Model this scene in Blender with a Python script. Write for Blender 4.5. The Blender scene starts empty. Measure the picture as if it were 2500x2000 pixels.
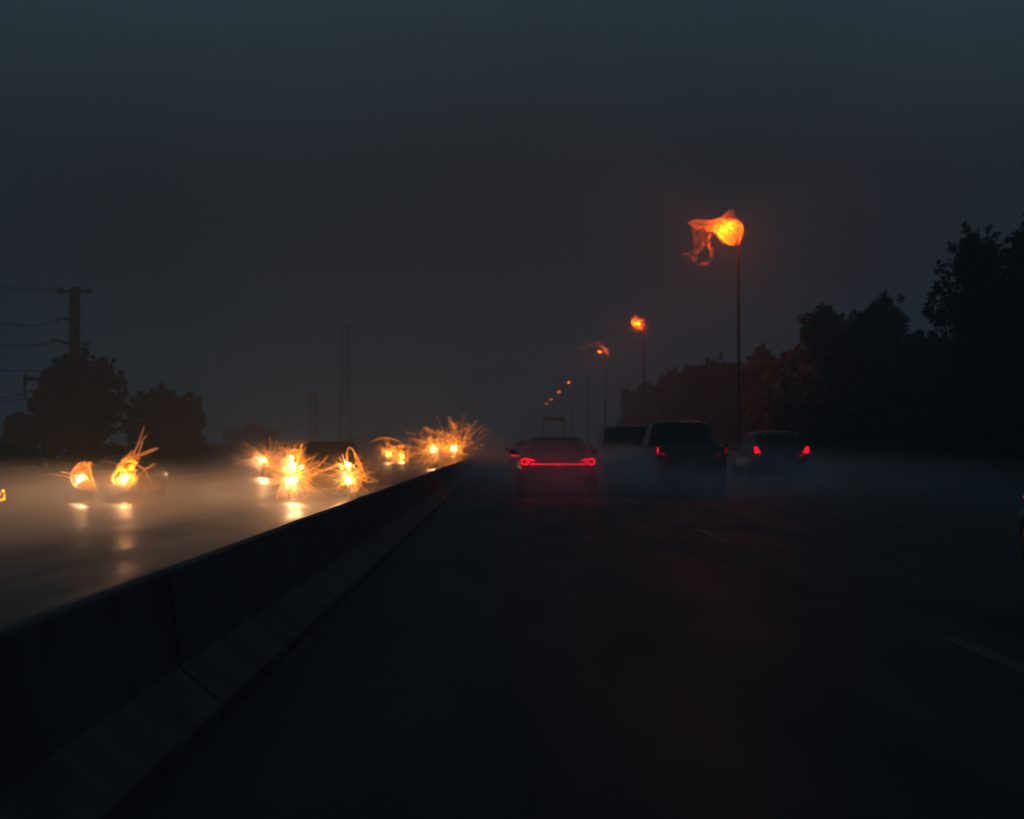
import bpy, bmesh, math, random
from mathutils import Vector, Matrix, Euler, noise
R = math.radians
random.seed(7)
SC = bpy.context.scene
COL = SC.collection

# ------------------------------------------------------------------ camera
F = 3500.0                                   # focal length in pixels of the 2500 px wide photograph
cam_d = bpy.data.cameras.new('camera'); CAM = bpy.data.objects.new('camera', cam_d); COL.objects.link(CAM)
cam_d.sensor_fit = 'HORIZONTAL'; cam_d.sensor_width = 36.0; cam_d.lens = 36.0 * F / 2500.0
cam_d.clip_start = 0.1; cam_d.clip_end = 6000
CAM.location = (0, 0, 1.25)
CAM.rotation_euler = Euler((R(90 + 1.44), 0, R(-0.36)), 'XYZ')
SC.camera = CAM
cam_d.dof.use_dof = True; cam_d.dof.focus_distance = 16.0; cam_d.dof.aperture_fstop = 1.6
SC.render.resolution_x, SC.render.resolution_y = 1024, 819
CM = CAM.rotation_euler.to_matrix()

def P(px, py, Y):
    """the point at distance Y along the road that the photograph shows at (px, py)"""
    d = CM @ Vector(((px - 1250) / F, -(py - 1000) / F, -1))
    return CAM.location + d * (Y / d.y)

# ------------------------------------------------------------------ exposure, sky
SC.view_settings.view_transform = 'Standard'; SC.view_settings.look = 'None'
SC.view_settings.exposure = 0.0; SC.view_settings.gamma = 1.0
SC.render.engine = 'CYCLES'
cy = SC.cycles
cy.transparent_max_bounces = 64; cy.max_bounces = 6; cy.diffuse_bounces = 2; cy.glossy_bounces = 3
cy.transmission_bounces = 6; cy.volume_bounces = 1; cy.sample_clamp_indirect = 1.0; cy.sample_clamp_direct = 0
cy.caustics_reflective = False; cy.caustics_refractive = False
cy.use_denoising = True
try: cy.volume_max_steps = 128
except Exception: pass

w = bpy.data.worlds.new('World'); SC.world = w; w.use_nodes = True
nt = w.node_tree; nt.nodes.clear(); N = nt.nodes.new; L = nt.links.new
out = N('ShaderNodeOutputWorld'); add = N('ShaderNodeAddShader')
b1 = N('ShaderNodeBackground'); b2 = N('ShaderNodeBackground')
sky = N('ShaderNodeTexSky'); sky.sky_type = 'NISHITA'; sky.sun_disc = False
sky.sun_elevation = R(1.0); sky.sun_rotation = R(200); sky.altitude = 0; sky.air_density = 2.0; sky.dust_density = 3.0
L(sky.outputs[0], b1.inputs[0]); b1.inputs[1].default_value = 0.0012
tc = N('ShaderNodeTexCoord'); sep = N('ShaderNodeSeparateXYZ'); L(tc.outputs['Generated'], sep.inputs[0])
ramp = N('ShaderNodeValToRGB'); L(sep.outputs['Z'], ramp.inputs[0])
e = ramp.color_ramp.elements
e[0].position = 0.0; e[0].color = (0.006, 0.031, 0.050, 1)
e[1].position = 1.0; e[1].color = (0.022, 0.042, 0.058, 1)
for p, c in ((0.05, (0.0070, 0.0220, 0.034, 1)), (0.12, (0.0105, 0.0145, 0.0200, 1)), (0.19, (0.0120, 0.0180, 0.024, 1)), (0.30, (0.0235, 0.043, 0.055, 1)), (0.36, (0.024, 0.042, 0.053, 1)), (0.55, (0.024, 0.046, 0.062, 1))):
    k = e.new(p); k.color = c
ns = N('ShaderNodeTexNoise'); ns.inputs['Scale'].default_value = 2.2; ns.inputs['Detail'].default_value = 5; ns.inputs['Roughness'].default_value = 0.5
L(tc.outputs['Generated'], ns.inputs['Vector'])
mr = N('ShaderNodeMapRange'); L(ns.outputs['Fac'], mr.inputs['Value']); mr.inputs['To Min'].default_value = 0.5; mr.inputs['To Max'].default_value = 1.5
mx = N('ShaderNodeVectorMath'); mx.operation = 'SCALE'; L(ramp.outputs[0], mx.inputs[0]); L(mr.outputs[0], mx.inputs['Scale'])
L(mx.outputs[0], b2.inputs[0]); b2.inputs[1].default_value = 0.98
L(b1.outputs[0], add.inputs[0]); L(b2.outputs[0], add.inputs[1]); L(add.outputs[0], out.inputs['Surface'])

sun_d = bpy.data.lights.new('sun', 'SUN'); sun_d.energy = 0.004; sun_d.angle = R(30); sun_d.color = (0.75, 0.88, 1.0)
sun = bpy.data.objects.new('sun', sun_d); COL.objects.link(sun); sun.rotation_euler = (R(50), 0, R(200))

# ------------------------------------------------------------------ helpers
def mat(name, color, rough=0.6, metal=0.0, emis=None, es=0.0, nscale=None, namt=0.25, bump=0.0, spec=0.5, coat=0.0, alpha=None):
    m = bpy.data.materials.new(name); m.use_nodes = True
    t = m.node_tree; b = t.nodes['Principled BSDF']
    b.inputs['Base Color'].default_value = (*color, 1); b.inputs['Roughness'].default_value = rough
    b.inputs['Metallic'].default_value = metal; b.inputs['Specular IOR Level'].default_value = spec
    b.inputs['Coat Weight'].default_value = coat
    if emis: b.inputs['Emission Color'].default_value = (*emis, 1); b.inputs['Emission Strength'].default_value = es
    if nscale:
        n = t.nodes.new('ShaderNodeTexNoise'); c = t.nodes.new('ShaderNodeTexCoord')
        t.links.new(c.outputs['Object'], n.inputs['Vector']); n.inputs['Scale'].default_value = nscale; n.inputs['Detail'].default_value = 6
        r = t.nodes.new('ShaderNodeMapRange'); t.links.new(n.outputs['Fac'], r.inputs['Value'])
        r.inputs['From Min'].default_value = .3; r.inputs['From Max'].default_value = .7
        r.inputs['To Min'].default_value = 1 - namt; r.inputs['To Max'].default_value = 1 + namt
        v = t.nodes.new('ShaderNodeVectorMath'); v.operation = 'SCALE'; v.inputs[0].default_value = color
        t.links.new(r.outputs[0], v.inputs['Scale']); t.links.new(v.outputs[0], b.inputs['Base Color'])
        if bump:
            bp = t.nodes.new('ShaderNodeBump'); bp.inputs['Strength'].default_value = bump; bp.inputs['Distance'].default_value = .02
            t.links.new(n.outputs['Fac'], bp.inputs['Height']); t.links.new(bp.outputs[0], b.inputs['Normal'])
    return m

def volmat(name, dens, color=(0.9, 0.9, 0.92), aniso=0.0, nscale=None, lo=0.42, hi=0.62):
    m = bpy.data.materials.new(name); m.use_nodes = True; t = m.node_tree; t.nodes.clear()
    o = t.nodes.new('ShaderNodeOutputMaterial'); p = t.nodes.new('ShaderNodeVolumePrincipled')
    p.inputs['Color'].default_value = (*color, 1); p.inputs['Density'].default_value = dens; p.inputs['Anisotropy'].default_value = aniso
    t.links.new(p.outputs[0], o.inputs['Volume'])
    if nscale:
        n = t.nodes.new('ShaderNodeTexNoise'); c = t.nodes.new('ShaderNodeTexCoord')
        t.links.new(c.outputs['Object'], n.inputs['Vector']); n.inputs['Scale'].default_value = nscale; n.inputs['Detail'].default_value = 4
        n.inputs['Roughness'].default_value = .6; n.inputs['Distortion'].default_value = .8
        r = t.nodes.new('ShaderNodeMapRange'); r.inputs['From Min'].default_value = lo; r.inputs['From Max'].default_value = hi
        r.inputs['To Min'].default_value = dens * .08; r.inputs['To Max'].default_value = dens
        t.links.new(n.outputs['Fac'], r.inputs['Value']); t.links.new(r.outputs[0], p.inputs['Density'])
    else:
        m.cycles.homogeneous_volume = True
    return m

def tag(o, label=None, cat=None, group=None, kind=None):
    if label: o['label'] = label
    if cat: o['category'] = cat
    if group: o['group'] = group
    if kind: o['kind'] = kind
    return o

def obj(name, bm, m, parent=None, smooth=False, loc=None):
    me = bpy.data.meshes.new(name); bm.to_mesh(me); bm.free()
    if smooth: me.shade_smooth()
    if m: me.materials.append(m)
    o = bpy.data.objects.new(name, me); COL.objects.link(o)
    if parent: o.parent = parent
    if loc: o.location = loc
    return o

def empty(name, loc=(0, 0, 0), rz=0.0):
    o = bpy.data.objects.new(name, None); COL.objects.link(o); o.location = loc; o.rotation_euler = (0, 0, rz); o.empty_display_size = .2
    return o

def box(bm, c, s, bevel=0.0):
    g = bmesh.ops.create_cube(bm, size=1)
    for v in g['verts']: v.co = Vector((v.co.x * s[0] + c[0], v.co.y * s[1] + c[1], v.co.z * s[2] + c[2]))
    if bevel:
        es = list({ed for v in g['verts'] for ed in v.link_edges})
        bmesh.ops.bevel(bm, geom=es, offset=bevel, segments=2, affect='EDGES')

def tube(bm, pts, rad, sides=6, caps=True):
    pts = [Vector(p) for p in pts]; n = len(pts)
    if not hasattr(rad, '__len__'): rad = [rad] * n
    rings = []; up = Vector((0, 0, 1))
    for i, p in enumerate(pts):
        d = (pts[min(i + 1, n - 1)] - pts[max(i - 1, 0)])
        if d.length < 1e-9: d = Vector((0, 0, 1))
        d.normalize()
        a = d.cross(up if abs(d.dot(up)) < .95 else Vector((1, 0, 0))).normalized(); b = d.cross(a)
        rings.append([bm.verts.new(p + (a * math.cos(2 * math.pi * k / sides) + b * math.sin(2 * math.pi * k / sides)) * rad[i]) for k in range(sides)])
    for i in range(n - 1):
        for k in range(sides):
            bm.faces.new((rings[i][k], rings[i][(k + 1) % sides], rings[i + 1][(k + 1) % sides], rings[i + 1][k]))
    if caps:
        bm.faces.new(rings[0][::-1]); bm.faces.new(rings[-1])

def loft(bm, rings, caps=True):
    rs = [[bm.verts.new(p) for p in r] for r in rings]; n = len(rs[0])
    for i in range(len(rs) - 1):
        for k in range(n):
            bm.faces.new((rs[i][k], rs[i][(k + 1) % n], rs[i + 1][(k + 1) % n], rs[i + 1][k]))
    if caps: bm.faces.new(rs[0][::-1]); bm.faces.new(rs[-1])
    bmesh.ops.recalc_face_normals(bm, faces=bm.faces)

def prism(bm, poly, thick, axis):
    """poly: list of 3-D points of an outline; thick along axis (vector)"""
    a = Vector(axis) * thick / 2
    f = [bm.verts.new(Vector(p) - a) for p in poly]; g = [bm.verts.new(Vector(p) + a) for p in poly]
    n = len(poly)
    bm.faces.new(f); bm.faces.new(g[::-1])
    for i in range(n): bm.faces.new((f[i], f[(i + 1) % n], g[(i + 1) % n], g[i]))
    bmesh.ops.recalc_face_normals(bm, faces=bm.faces)

def panel(bm, quad, off, thick=0.006):
    """a thin pane laid on a quad, its face standing off along the outward normal"""
    q = [Vector(p) for p in quad]
    n = (q[1] - q[0]).cross(q[3] - q[0]).normalized()
    a = [bm.verts.new(p + n * off) for p in q]; b = [bm.verts.new(p + n * (off + thick)) for p in q]
    bm.faces.new(a[::-1]); bm.faces.new(b)
    for i in range(4): bm.faces.new((a[i], a[(i + 1) % 4], b[(i + 1) % 4], b[i]))

def light(name, kind, loc, power, color, parent=None, radius=.05, rot=None, spot=None, blend=.6):
    d = bpy.data.lights.new(name, kind); d.energy = power; d.color = color; d.shadow_soft_size = radius
    if kind == 'SPOT': d.spot_size = spot; d.spot_blend = blend
    o = bpy.data.objects.new(name, d); COL.objects.link(o); o.location = loc
    if rot: o.rotation_euler = rot
    if parent: o.parent = parent
    return o

# ------------------------------------------------------------------ materials
M = {}
M['concrete'] = mat('concrete', (0.13, 0.11, 0.106), .8, spec=.2, nscale=3.0, namt=.35, bump=.4)
M['grass'] = mat('grass', (0.03, 0.04, 0.02), .9, nscale=1.5, namt=.5, bump=.6)
M['steel'] = mat('dark_steel', (0.005, 0.005, 0.005), .9, metal=0, spec=.03, nscale=8)
M['wood'] = mat('pole_wood', (0.035, 0.03, 0.026), .85, nscale=5)
M['bark'] = mat('bark', (0.03, 0.025, 0.02), .9, nscale=6, bump=.5)
M['leaf'] = mat('leaf', (0.03, 0.045, 0.025), .8, nscale=4, namt=.5, spec=.1)
M['leafdark'] = mat('leaf_dark', (0.018, 0.026, 0.022), .8, nscale=4, namt=.5, spec=.1)
M['tyre'] = mat('tyre', (0.02, 0.02, 0.02), .7, nscale=30, namt=.2)
M['rim'] = mat('rim', (0.25, 0.25, 0.26), .35, metal=.8, nscale=12)
M['glass'] = mat('tinted_glass', (0.012, 0.014, 0.016), .08, spec=.6)
M['trim'] = mat('black_trim', (0.018, 0.018, 0.018), .5, nscale=20)
M['plate'] = mat('plate', (0.2, 0.17, 0.12), .5, nscale=40, namt=.3)
M['wire'] = mat('wire', (0.015, 0.015, 0.015), .7)
PAINT = {'black': (0.015, 0.015, 0.017), 'navy': (0.02, 0.03, 0.05), 'grey': (0.09, 0.09, 0.1), 'silver': (0.3, 0.31, 0.32), 'red': (0.12, 0.015, 0.015), 'white': (0.5, 0.5, 0.5)}
for k, c in PAINT.items(): M['paint_' + k] = mat('paint_' + k, c, .35, metal=.2, coat=.6, nscale=15, namt=.12)
RED = (1.0, 0.002, 0.02)
M['tail'] = mat('tail_lens', (0.3, 0.01, 0.01), .2, emis=RED, es=1.6)
M['tail_mid'] = mat('tail_lens_mid', (0.25, 0.01, 0.01), .2, emis=RED, es=.9)
M['tail_dim'] = mat('tail_lens_dim', (0.25, 0.01, 0.01), .2, emis=RED, es=.1)
M['tail_off'] = mat('tail_lens_unlit', (0.12, 0.01, 0.01), .2)
M['led'] = mat('tail_led_strip', (0.3, 0.01, 0.01), .2, emis=(1, .004, .03), es=2.2)
HL = (1.0, 0.22, 0.006); BEAM = (1.0, .52, .24)
M['head'] = mat('head_lens', (0.8, 0.8, 0.8), .2, emis=(1, .55, .10), es=26)
M['headfar'] = mat('head_lens_far', (0.8, 0.8, 0.8), .2, emis=(1, .62, .22), es=22)
M['amber'] = mat('amber_lens', (0.6, 0.2, 0.02), .2, emis=(1, .28, .02), es=10.0)
M['lens_clear'] = mat('clear_lens', (0.3, 0.3, 0.3), .1)
SOD = (1.0, 0.095, 0.001)
M['sodium'] = mat('sodium_lens', (0.6, 0.3, 0.1), .3, emis=(1, .17, .01), es=10)

def road_mat(r0, r1, spec):
    m = bpy.data.materials.new('wet_asphalt'); m.use_nodes = True; t = m.node_tree; b = t.nodes['Principled BSDF']
    c = t.nodes.new('ShaderNodeTexCoord')
    mp = t.nodes.new('ShaderNodeMapping'); t.links.new(c.outputs['Object'], mp.inputs[0]); mp.inputs['Scale'].default_value = (1, .18, 1)
    n = t.nodes.new('ShaderNodeTexNoise'); n.inputs['Scale'].default_value = 1.4; n.inputs['Detail'].default_value = 8; t.links.new(mp.outputs[0], n.inputs['Vector'])
    r = t.nodes.new('ShaderNodeMapRange'); t.links.new(n.outputs['Fac'], r.inputs['Value']); r.inputs['From Min'].default_value = .35; r.inputs['From Max'].default_value = .65
    r.inputs['To Min'].default_value = r0; r.inputs['To Max'].default_value = r1; t.links.new(r.outputs[0], b.inputs['Roughness'])
    g = t.nodes.new('ShaderNodeTexNoise'); g.inputs['Scale'].default_value = 60; g.inputs['Detail'].default_value = 4; t.links.new(c.outputs['Object'], g.inputs['Vector'])
    v = t.nodes.new('ShaderNodeValToRGB'); t.links.new(g.outputs['Fac'], v.inputs[0])
    v.color_ramp.elements[0].color = (.03, .03, .032, 1); v.color_ramp.elements[1].color = (.075, .075, .075, 1)
    t.links.new(v.outputs[0], b.inputs['Base Color'])
    bp = t.nodes.new('ShaderNodeBump'); bp.inputs['Strength'].default_value = .35; bp.inputs['Distance'].default_value = .01
    n3 = t.nodes.new('ShaderNodeTexNoise'); n3.inputs['Scale'].default_value = 9; n3.inputs['Detail'].default_value = 8; t.links.new(c.outputs['Object'], n3.inputs['Vector'])
    t.links.new(n3.outputs['Fac'], bp.inputs['Height']); t.links.new(bp.outputs[0], b.inputs['Normal'])
    b.inputs['Specular IOR Level'].default_value = spec
    return m
M['road'] = road_mat(.5, .62, .08); M['wet_road'] = road_mat(.38, .62, .5)
M['white_paint'] = mat('white_road_paint', (.047, .047, .047), .55, nscale=6, namt=.5)
M['yellow_paint'] = mat('yellow_road_paint', (.05, .045, .035), .65, nscale=6, namt=.6, spec=.25)

# ------------------------------------------------------------------ ground, roads
def zl(Y):                                   # the oncoming carriageway lies lower, and climbs level far away
    ks = [(-100, -.55), (50, -.55), (72, -.3), (150, -.25), (260, 0), (2000, 0)]
    for (a, za), (b, zb) in zip(ks, ks[1:]):
        if Y <= b: return za + (zb - za) * (Y - a) / (b - a)
    return 0
YS = [-60, -30, -10, 0, 10, 20, 30, 40, 50, 60, 72, 90, 110, 130, 150, 180, 220, 260, 320, 400, 500, 650, 800]
def sheet(name, xs, zf, ys, m, kind='structure'):
    bm = bmesh.new(); g = [[bm.verts.new((x, y, zf(x, y))) for x in xs] for y in ys]
    for i in range(len(ys) - 1):
        for j in range(len(xs) - 1): bm.faces.new((g[i][j], g[i][j + 1], g[i + 1][j + 1], g[i + 1][j]))
    return tag(obj(name, bm, m), kind=kind)
XL0, XL1 = -16.9, -1.72
sheet('ground', [-400, -150, -60, -25, -17, -1.60, -1.58, 14.0, 16, 22, 60, 400],
      lambda x, y: (zl(y) if x < -1.59 else 0) - .03 + (.4 if x < -24 else 0) + (0.5 if x > 21 else 0), YS, M['grass'])
sheet('oncoming_road', [XL0, -10, -5, XL1], lambda x, y: zl(y), YS, M['wet_road'])
sheet('road', [-1.28, 3, 8, 14.2], lambda x, y: 0, YS, M['road'])
def strips(name, items, m):
    bm = bmesh.new()
    for x, w_, y0, y1, left in items:
        ys = [y0] + [y for y in YS if y0 < y < y1] + [y1]
        for a, b in zip(ys, ys[1:]):
            za = (zl(a) if left else 0) + .004; zb = (zl(b) if left else 0) + .004
            bm.faces.new([bm.verts.new(p) for p in ((x - w_ / 2, a, za), (x + w_ / 2, a, za), (x + w_ / 2, b, zb), (x - w_ / 2, b, zb))])
    return tag(obj(name, bm, m), kind='structure')
it = [(10.25, .15, -20, 700, False)]
for X, y0_ in ((2.9, -5.9), (6.55, -2.0)): it += [(X, .13, y, y + 3.0, False) for y in [y0_ + 12.2 * k for k in range(45)]]
it += [(-15.0, .15, -20, 700, True)] + [(X, .13, y, y + 3.0, True) for X in (-7.75, -11.4) for y in [-4 + 12.2 * k for k in range(45)]]
strips('white_lane_markings', it, M['white_paint'])
strips('yellow_edge_lines', [(-4.1, .15, -20, 700, True)], M['yellow_paint'])

# median barrier: sloped concrete, cast in 9 m bays with open joints
bm = bmesh.new()
prof = [(-1.30, 0), (-1.30, .05), (-1.50, .22), (-1.56, .66), (-1.63, .66), (-1.72, .27), (-1.74, -.6), (-1.30, -.6)]
y = -20.0 + 8.7
while y < 420:
    loft(bm, [[(x, y + .02, z) for x, z in prof], [(x, y + 8.98, z) for x, z in prof]]); y += 9.0
mb = tag(obj('median_barrier', bm, M['concrete']), 'long sloped concrete barrier between the two carriageways, left of the lane', 'barrier')
bm = bmesh.new()
wprof = [(14.25, 0), (14.32, .3), (14.42, .85), (14.62, .85), (14.66, -.3), (14.25, -.3)]
M['dark_concrete'] = mat('dark_concrete', (0.07, 0.065, 0.065), .85, nscale=3.0, namt=.4, bump=.4, spec=.15)
y = -20
while y < 420:
    loft(bm, [[(x, y + .015, z) for x, z in wprof], [(x, y + 11.985, z) for x, z in wprof]]); y += 12
tag(obj('roadside_parapet', bm, M['dark_concrete']), 'low dark concrete wall along the right shoulder below the trees', 'wall')

# ------------------------------------------------------------------ trees
def leaves(bm, c, rad, n, size):
    for _ in range(n):
        while True:
            v = Vector((random.uniform(-1, 1), random.uniform(-1, 1), random.uniform(-1, 1)))
            if v.length < 1: break
        p = Vector(c) + Vector((v.x * rad[0], v.y * rad[1], v.z * rad[2]))
        s = size * random.uniform(.5, 1.3)
        a = Vector((random.gauss(0, 1), random.gauss(0, 1), random.gauss(0, 1))).normalized()
        b = a.orthogonal().normalized()
        bm.faces.new([bm.verts.new(p + a * s), bm.verts.new(p + b * s * .55), bm.verts.new(p - a * s), bm.verts.new(p - b * s * .55)])

def tree(name, loc, h, rx, base, label, cat='tree', group=None, seed=0, dens=1.0, leaf=.2, clumps=46, top=1.0, m='leaf'):
    random.seed(seed)
    root = empty(name, loc); tag(root, label, cat, group)
    tb = bmesh.new(); fb = bmesh.new()
    trunk = [(0, 0, -.3)] + [(random.gauss(0, .12) * i, random.gauss(0, .12) * i, h * .75 * i / 5) for i in range(1, 6)]
    tube(tb, trunk, [.022 * h + .05, .02 * h, .016 * h, .012 * h, .008 * h, .004 * h], 8)
    cz = base + (h - base) * .5; rz = (h - base) * .5; q0_ = .15 * (rx + rz); rx = rx * 1.12 - q0_ * .8; rz = rz - q0_ * .7
    for i in range(clumps):
        th = random.uniform(0, 2 * math.pi); u = random.uniform(-1, 1); rr = random.uniform(.25, .95)
        wid = math.sqrt(max(0, 1 - abs(u) ** 3)) * (1 if u < 0 else top) 
        c = Vector((math.cos(th) * wid * rr * rx, math.sin(th) * wid * rr * rx, cz + u * rz * .9))
        if i % 2 == 0:
            s = Vector(trunk[min(5, max(1, int(5 * (c.z - base * .3) / h)))])
            mid = s.lerp(c, .5) + Vector((0, 0, .1 * h * random.random()))
            tube(tb, [s, mid, c, c + (c - mid) * .35], [.006 * h, .004 * h, .0018 * h, .0006 * h], 5)
        q = random.uniform(.1, .2) * (rx + rz)
        leaves(fb, c, (q, q, q * .75), int(150 * dens), leaf)
        if u > .1 or rr > .75:                              # loose sprigs that break up the outline
            d = Vector((c.x, c.y, (c.z - cz))).normalized()
            for _ in range(4):
                dd = (d + Vector((random.gauss(0, .5), random.gauss(0, .5), random.gauss(0, .5)))).normalized()
                leaves(fb, c + dd * q * random.uniform(.8, 1.25), (q * .2, q * .2, q * .25), int(12 * dens), leaf)
    obj('trunk', tb, M['bark'], root); obj('crown', fb, M[m], root)
    return root

def at_tree(px, py_top, Y, gz=0.0):
    p = P(px, py_top, Y); return (p.x, Y, gz), p.z - gz
# right-hand belt; (px of crown centre, py of its top, distance, radius)
right = [(2425, 560, 58, 2.0, 2.8, 'tallest dark tree at the right edge, its lobed crown standing clear of the rest', 21),
         (2372, 690, 64, 1.2, 1.3, 'dark rounded tree leaning out left of the tallest tree at the right edge', 22),
         (2530, 560, 55, 1.5, 2.7, 'dark tree cut off by the right edge of the picture', 23),
         (2150, 726, 76, 1.2, 2.5, 'right one of the two pointed dark trees behind the parapet', 24),
         (2025, 738, 84, 1.2, 2.6, 'left one of the two pointed dark trees behind the parapet', 25),
         (2260, 812, 70, .8, 2.2, 'low dark tree filling the dip between the tallest tree and the pointed pair', 26),
         (2088, 782, 88, .6, 2.2, 'lower dark tree filling the notch between the two pointed trees', 33),
         (1950, 845, 95, .6, 2.3, 'low dark tree at the left foot of the pointed pair', 27),
         (1860, 848, 108, .8, 2.5, 'rounded dark tree right of the nearest street lamp pole', 28),
         (1770, 874, 124, .8, 2.8, 'rounded dark tree just left of the nearest street lamp pole', 29),
         (1700, 890, 142, .8, 3.0, 'faded dark tree midway between the first and second street lamp poles', 30),
         (1640, 902, 165, .8, 3.4, 'faded dark tree nearest the second street lamp pole', 31),
         (1580, 930, 195, .8, 3.6, 'far grey tree beside the second street lamp pole', 32)]
for px, py, Y, base, rx, lab, sd in right:
    loc, h = at_tree(px, py, Y)
    dn = 1.0 if Y < 90 else .6
    pointy = .8 if sd in (24, 25) else 1.0
    tree('roadside_tree', loc, h + .15, rx, base, lab, group='trees behind the right parapet', seed=sd, dens=dn, leaf=.16 if Y < 90 else .3, top=pointy, clumps=60 if Y < 90 else 46, m='leafdark')
# bare twig tip that enters at the right edge, high up
random.seed(5)
loc, h = at_tree(2590, 300, 47)
r = tree('roadside_tree', loc, h, 1.7, 6.0, 'tall thin tree whose outermost twigs enter high on the right edge', group='trees behind the right parapet', seed=41, dens=.5, leaf=.11, clumps=26, m='leafdark')
# undergrowth under the belt
random.seed(9)
bm = bmesh.new()
for Y in [26 + 1.5 * k for k in range(120)]:
    for _ in range(2):
        X = random.uniform(16.6, 21.5); hh = random.uniform(2.2, 4.5) if Y < 60 else random.uniform(4, 7.2)
        leaves(bm, (X, Y, hh * .45), (1.6, 1.6, hh * .6), 300, .22 if Y < 80 else .36)
tag(obj('undergrowth', bm, M['leafdark']), 'dense dark undergrowth below the trees behind the right parapet', 'undergrowth', kind='stuff')

left = [(205, 862, 118, .3, 3.9, 'broad dark rounded tree in front of the utility pole on the left', 51),
        (400, 940, 135, .3, 3.4, 'smaller rounded tree to the right of the broad tree and utility pole', 52),
        (45, 1012, 125, .2, 2.0, 'low faint tree at the left edge below the wires', 53),
        (128, 905, 122, .3, 1.7, 'left shoulder tree leaning against the broad rounded tree', 54),
        (460, 965, 138, .3, 1.9, 'right companion of the smaller rounded tree', 55),
        (620, 1035, 330, .2, 7.0, 'faint low far tree behind the pair of oncoming headlights on the left', 56),
        (900, 1062, 400, .2, 8.0, 'faint low far tree behind the middle of the oncoming traffic', 57)]
for px, py, Y, base, rx, lab, sd in left:
    loc, h = at_tree(px, py, Y, -.3)
    tree('tree', loc, h + .1, rx, base, lab, group='trees beyond the oncoming carriageway', seed=sd, dens=.95, leaf=.24, clumps=64)
random.seed(12)
bm = bmesh.new()
for k in range(150):
    Y = 40 + k * 1.7; X = -22 - random.random() * 6 - Y * .04
    leaves(bm, (X, Y, .4), (2, 2, 1.0), 90, .22)
tag(obj('verge_bushes', bm, M['leaf']), 'low dark bushes along the far side of the oncoming carriageway', 'bushes', kind='stuff')

# ------------------------------------------------------------------ utility poles and wires
Yp = 125
p0 = P(183, 702, Yp)
root = empty('utility_pole', (p0.x, Yp, -.3)); tag(root, 'thick dark utility pole with cross arms rising behind the broad tree on the left', 'utility pole')
H = p0.z + .3
bm = bmesh.new(); tube(bm, [(0, 0, -.3), (0, 0, H * .6), (0, 0, H)], [.62, .5, .42], 14); obj('pole', bm, M['wood'], root, True)
def rel(px, py, base, Y=Yp): q = P(px, py, Y); return Vector((q.x, Y, q.z)) - Vector(base)
b0 = (p0.x, Yp, -.3)
bm = bmesh.new(); tube(bm, [rel(138, 712, b0), rel(225, 712, b0)], .12, 8); obj('cross_arm', bm, M['wood'], root)
bm = bmesh.new(); tube(bm, [rel(183, 783, b0), rel(140, 776, b0)], [.12, .07], 8); obj('cross_arm', bm, M['wood'], root)
bm = bmesh.new(); tube(bm, [rel(183, 843, b0), rel(160, 838, b0), rel(130, 828, b0)], [.16, .12, .07], 8); obj('cross_arm', bm, M['wood'], root)
bm = bmesh.new(); tube(bm, [rel(183, 836, b0), rel(225, 836, b0)], [.12, .07], 8); obj('cross_arm', bm, M['wood'], root)
for a, b in (((150, 712), (150, 702)), ((216, 712), (216, 702)), ((140, 776), (140, 786)), ((130, 828), (130, 838))):
    bm = bmesh.new(); q0, q1 = rel(*a, b0), rel(*b, b0)
    tube(bm, [q0.lerp(q1, k / 6) for k in range(7)], [.09, .14, .08, .14, .08, .14, .06], 8); obj('insulator', bm, M['steel'], root)
# second structure: long bracket arm with a hanging insulator
b1_ = P(118, 920, 112); root = empty('bracket_pole', (b1_.x, 112, -.3)); tag(root, 'bracket pole half hidden by the broad tree, its arm reaching left over the wires', 'utility pole')
bb = (b1_.x, 112, -.3)
bm = bmesh.new(); tube(bm, [(0, 0, 0), rel(118, 905, bb, 112)], [.17, .13], 10); obj('pole', bm, M['wood'], root, True)
bm = bmesh.new(); tube(bm, [rel(118, 929, bb, 112), rel(60, 924, bb, 112)], [.16, .12], 8); tube(bm, [rel(60, 915, bb, 112), rel(61, 940, bb, 112)], [.12, .12], 8); obj('bracket_arm', bm, M['steel'], root)
bm = bmesh.new(); q0, q1 = rel(61, 935, bb, 112), rel(61, 974, bb, 112)
tube(bm, [q0.lerp(q1, k / 10) for k in range(11)], [.05 + .05 * (k % 2) for k in range(11)], 8); obj('insulator', bm, M['steel'], root)
bm = bmesh.new(); tube(bm, [rel(97, 928, bb, 112), rel(97, 950, bb, 112)], .05, 6); obj('hanger', bm, M['steel'], root)
def wire(a, b, Ya, Yb, sag, lab):
    p, q = P(*a, Ya), P(*b, Yb); bm = bmesh.new(); pts = []
    for k in range(17):
        t = k / 16; v = p.lerp(q, t); v.z -= sag * 4 * t * (1 - t); pts.append(v)
    tube(bm, pts, .035, 5); tag(obj('overhead_wire', bm, M['wire']), lab, 'wire', 'overhead wires at the left edge')
wire((140, 786), (-160, 735), Yp, 90, .8, 'topmost overhead wire running left from the upper arm of the pole')
wire((150, 702), (-160, 640), Yp, 90, .8, 'thin wire leaving the very top of the thick utility pole')
wire((130, 836), (-160, 812), Yp, 90, .5, 'pair-topping wire leaving the middle arm of the thick pole')
wire((130, 838), (-160, 824), Yp, 90, .5, 'lower wire of the close pair at the middle arm of the pole')
wire((176, 900), (-160, 884), Yp, 90, .4, 'level wire between the middle arm and the bracket arm')
wire((61, 974), (-160, 985), 112, 90, .1, 'wire hanging from the insulator of the bracket arm')
wire((97, 950), (-160, 1002), 112, 90, .1, 'lowest overhead wire just above the low edge tree')

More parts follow.
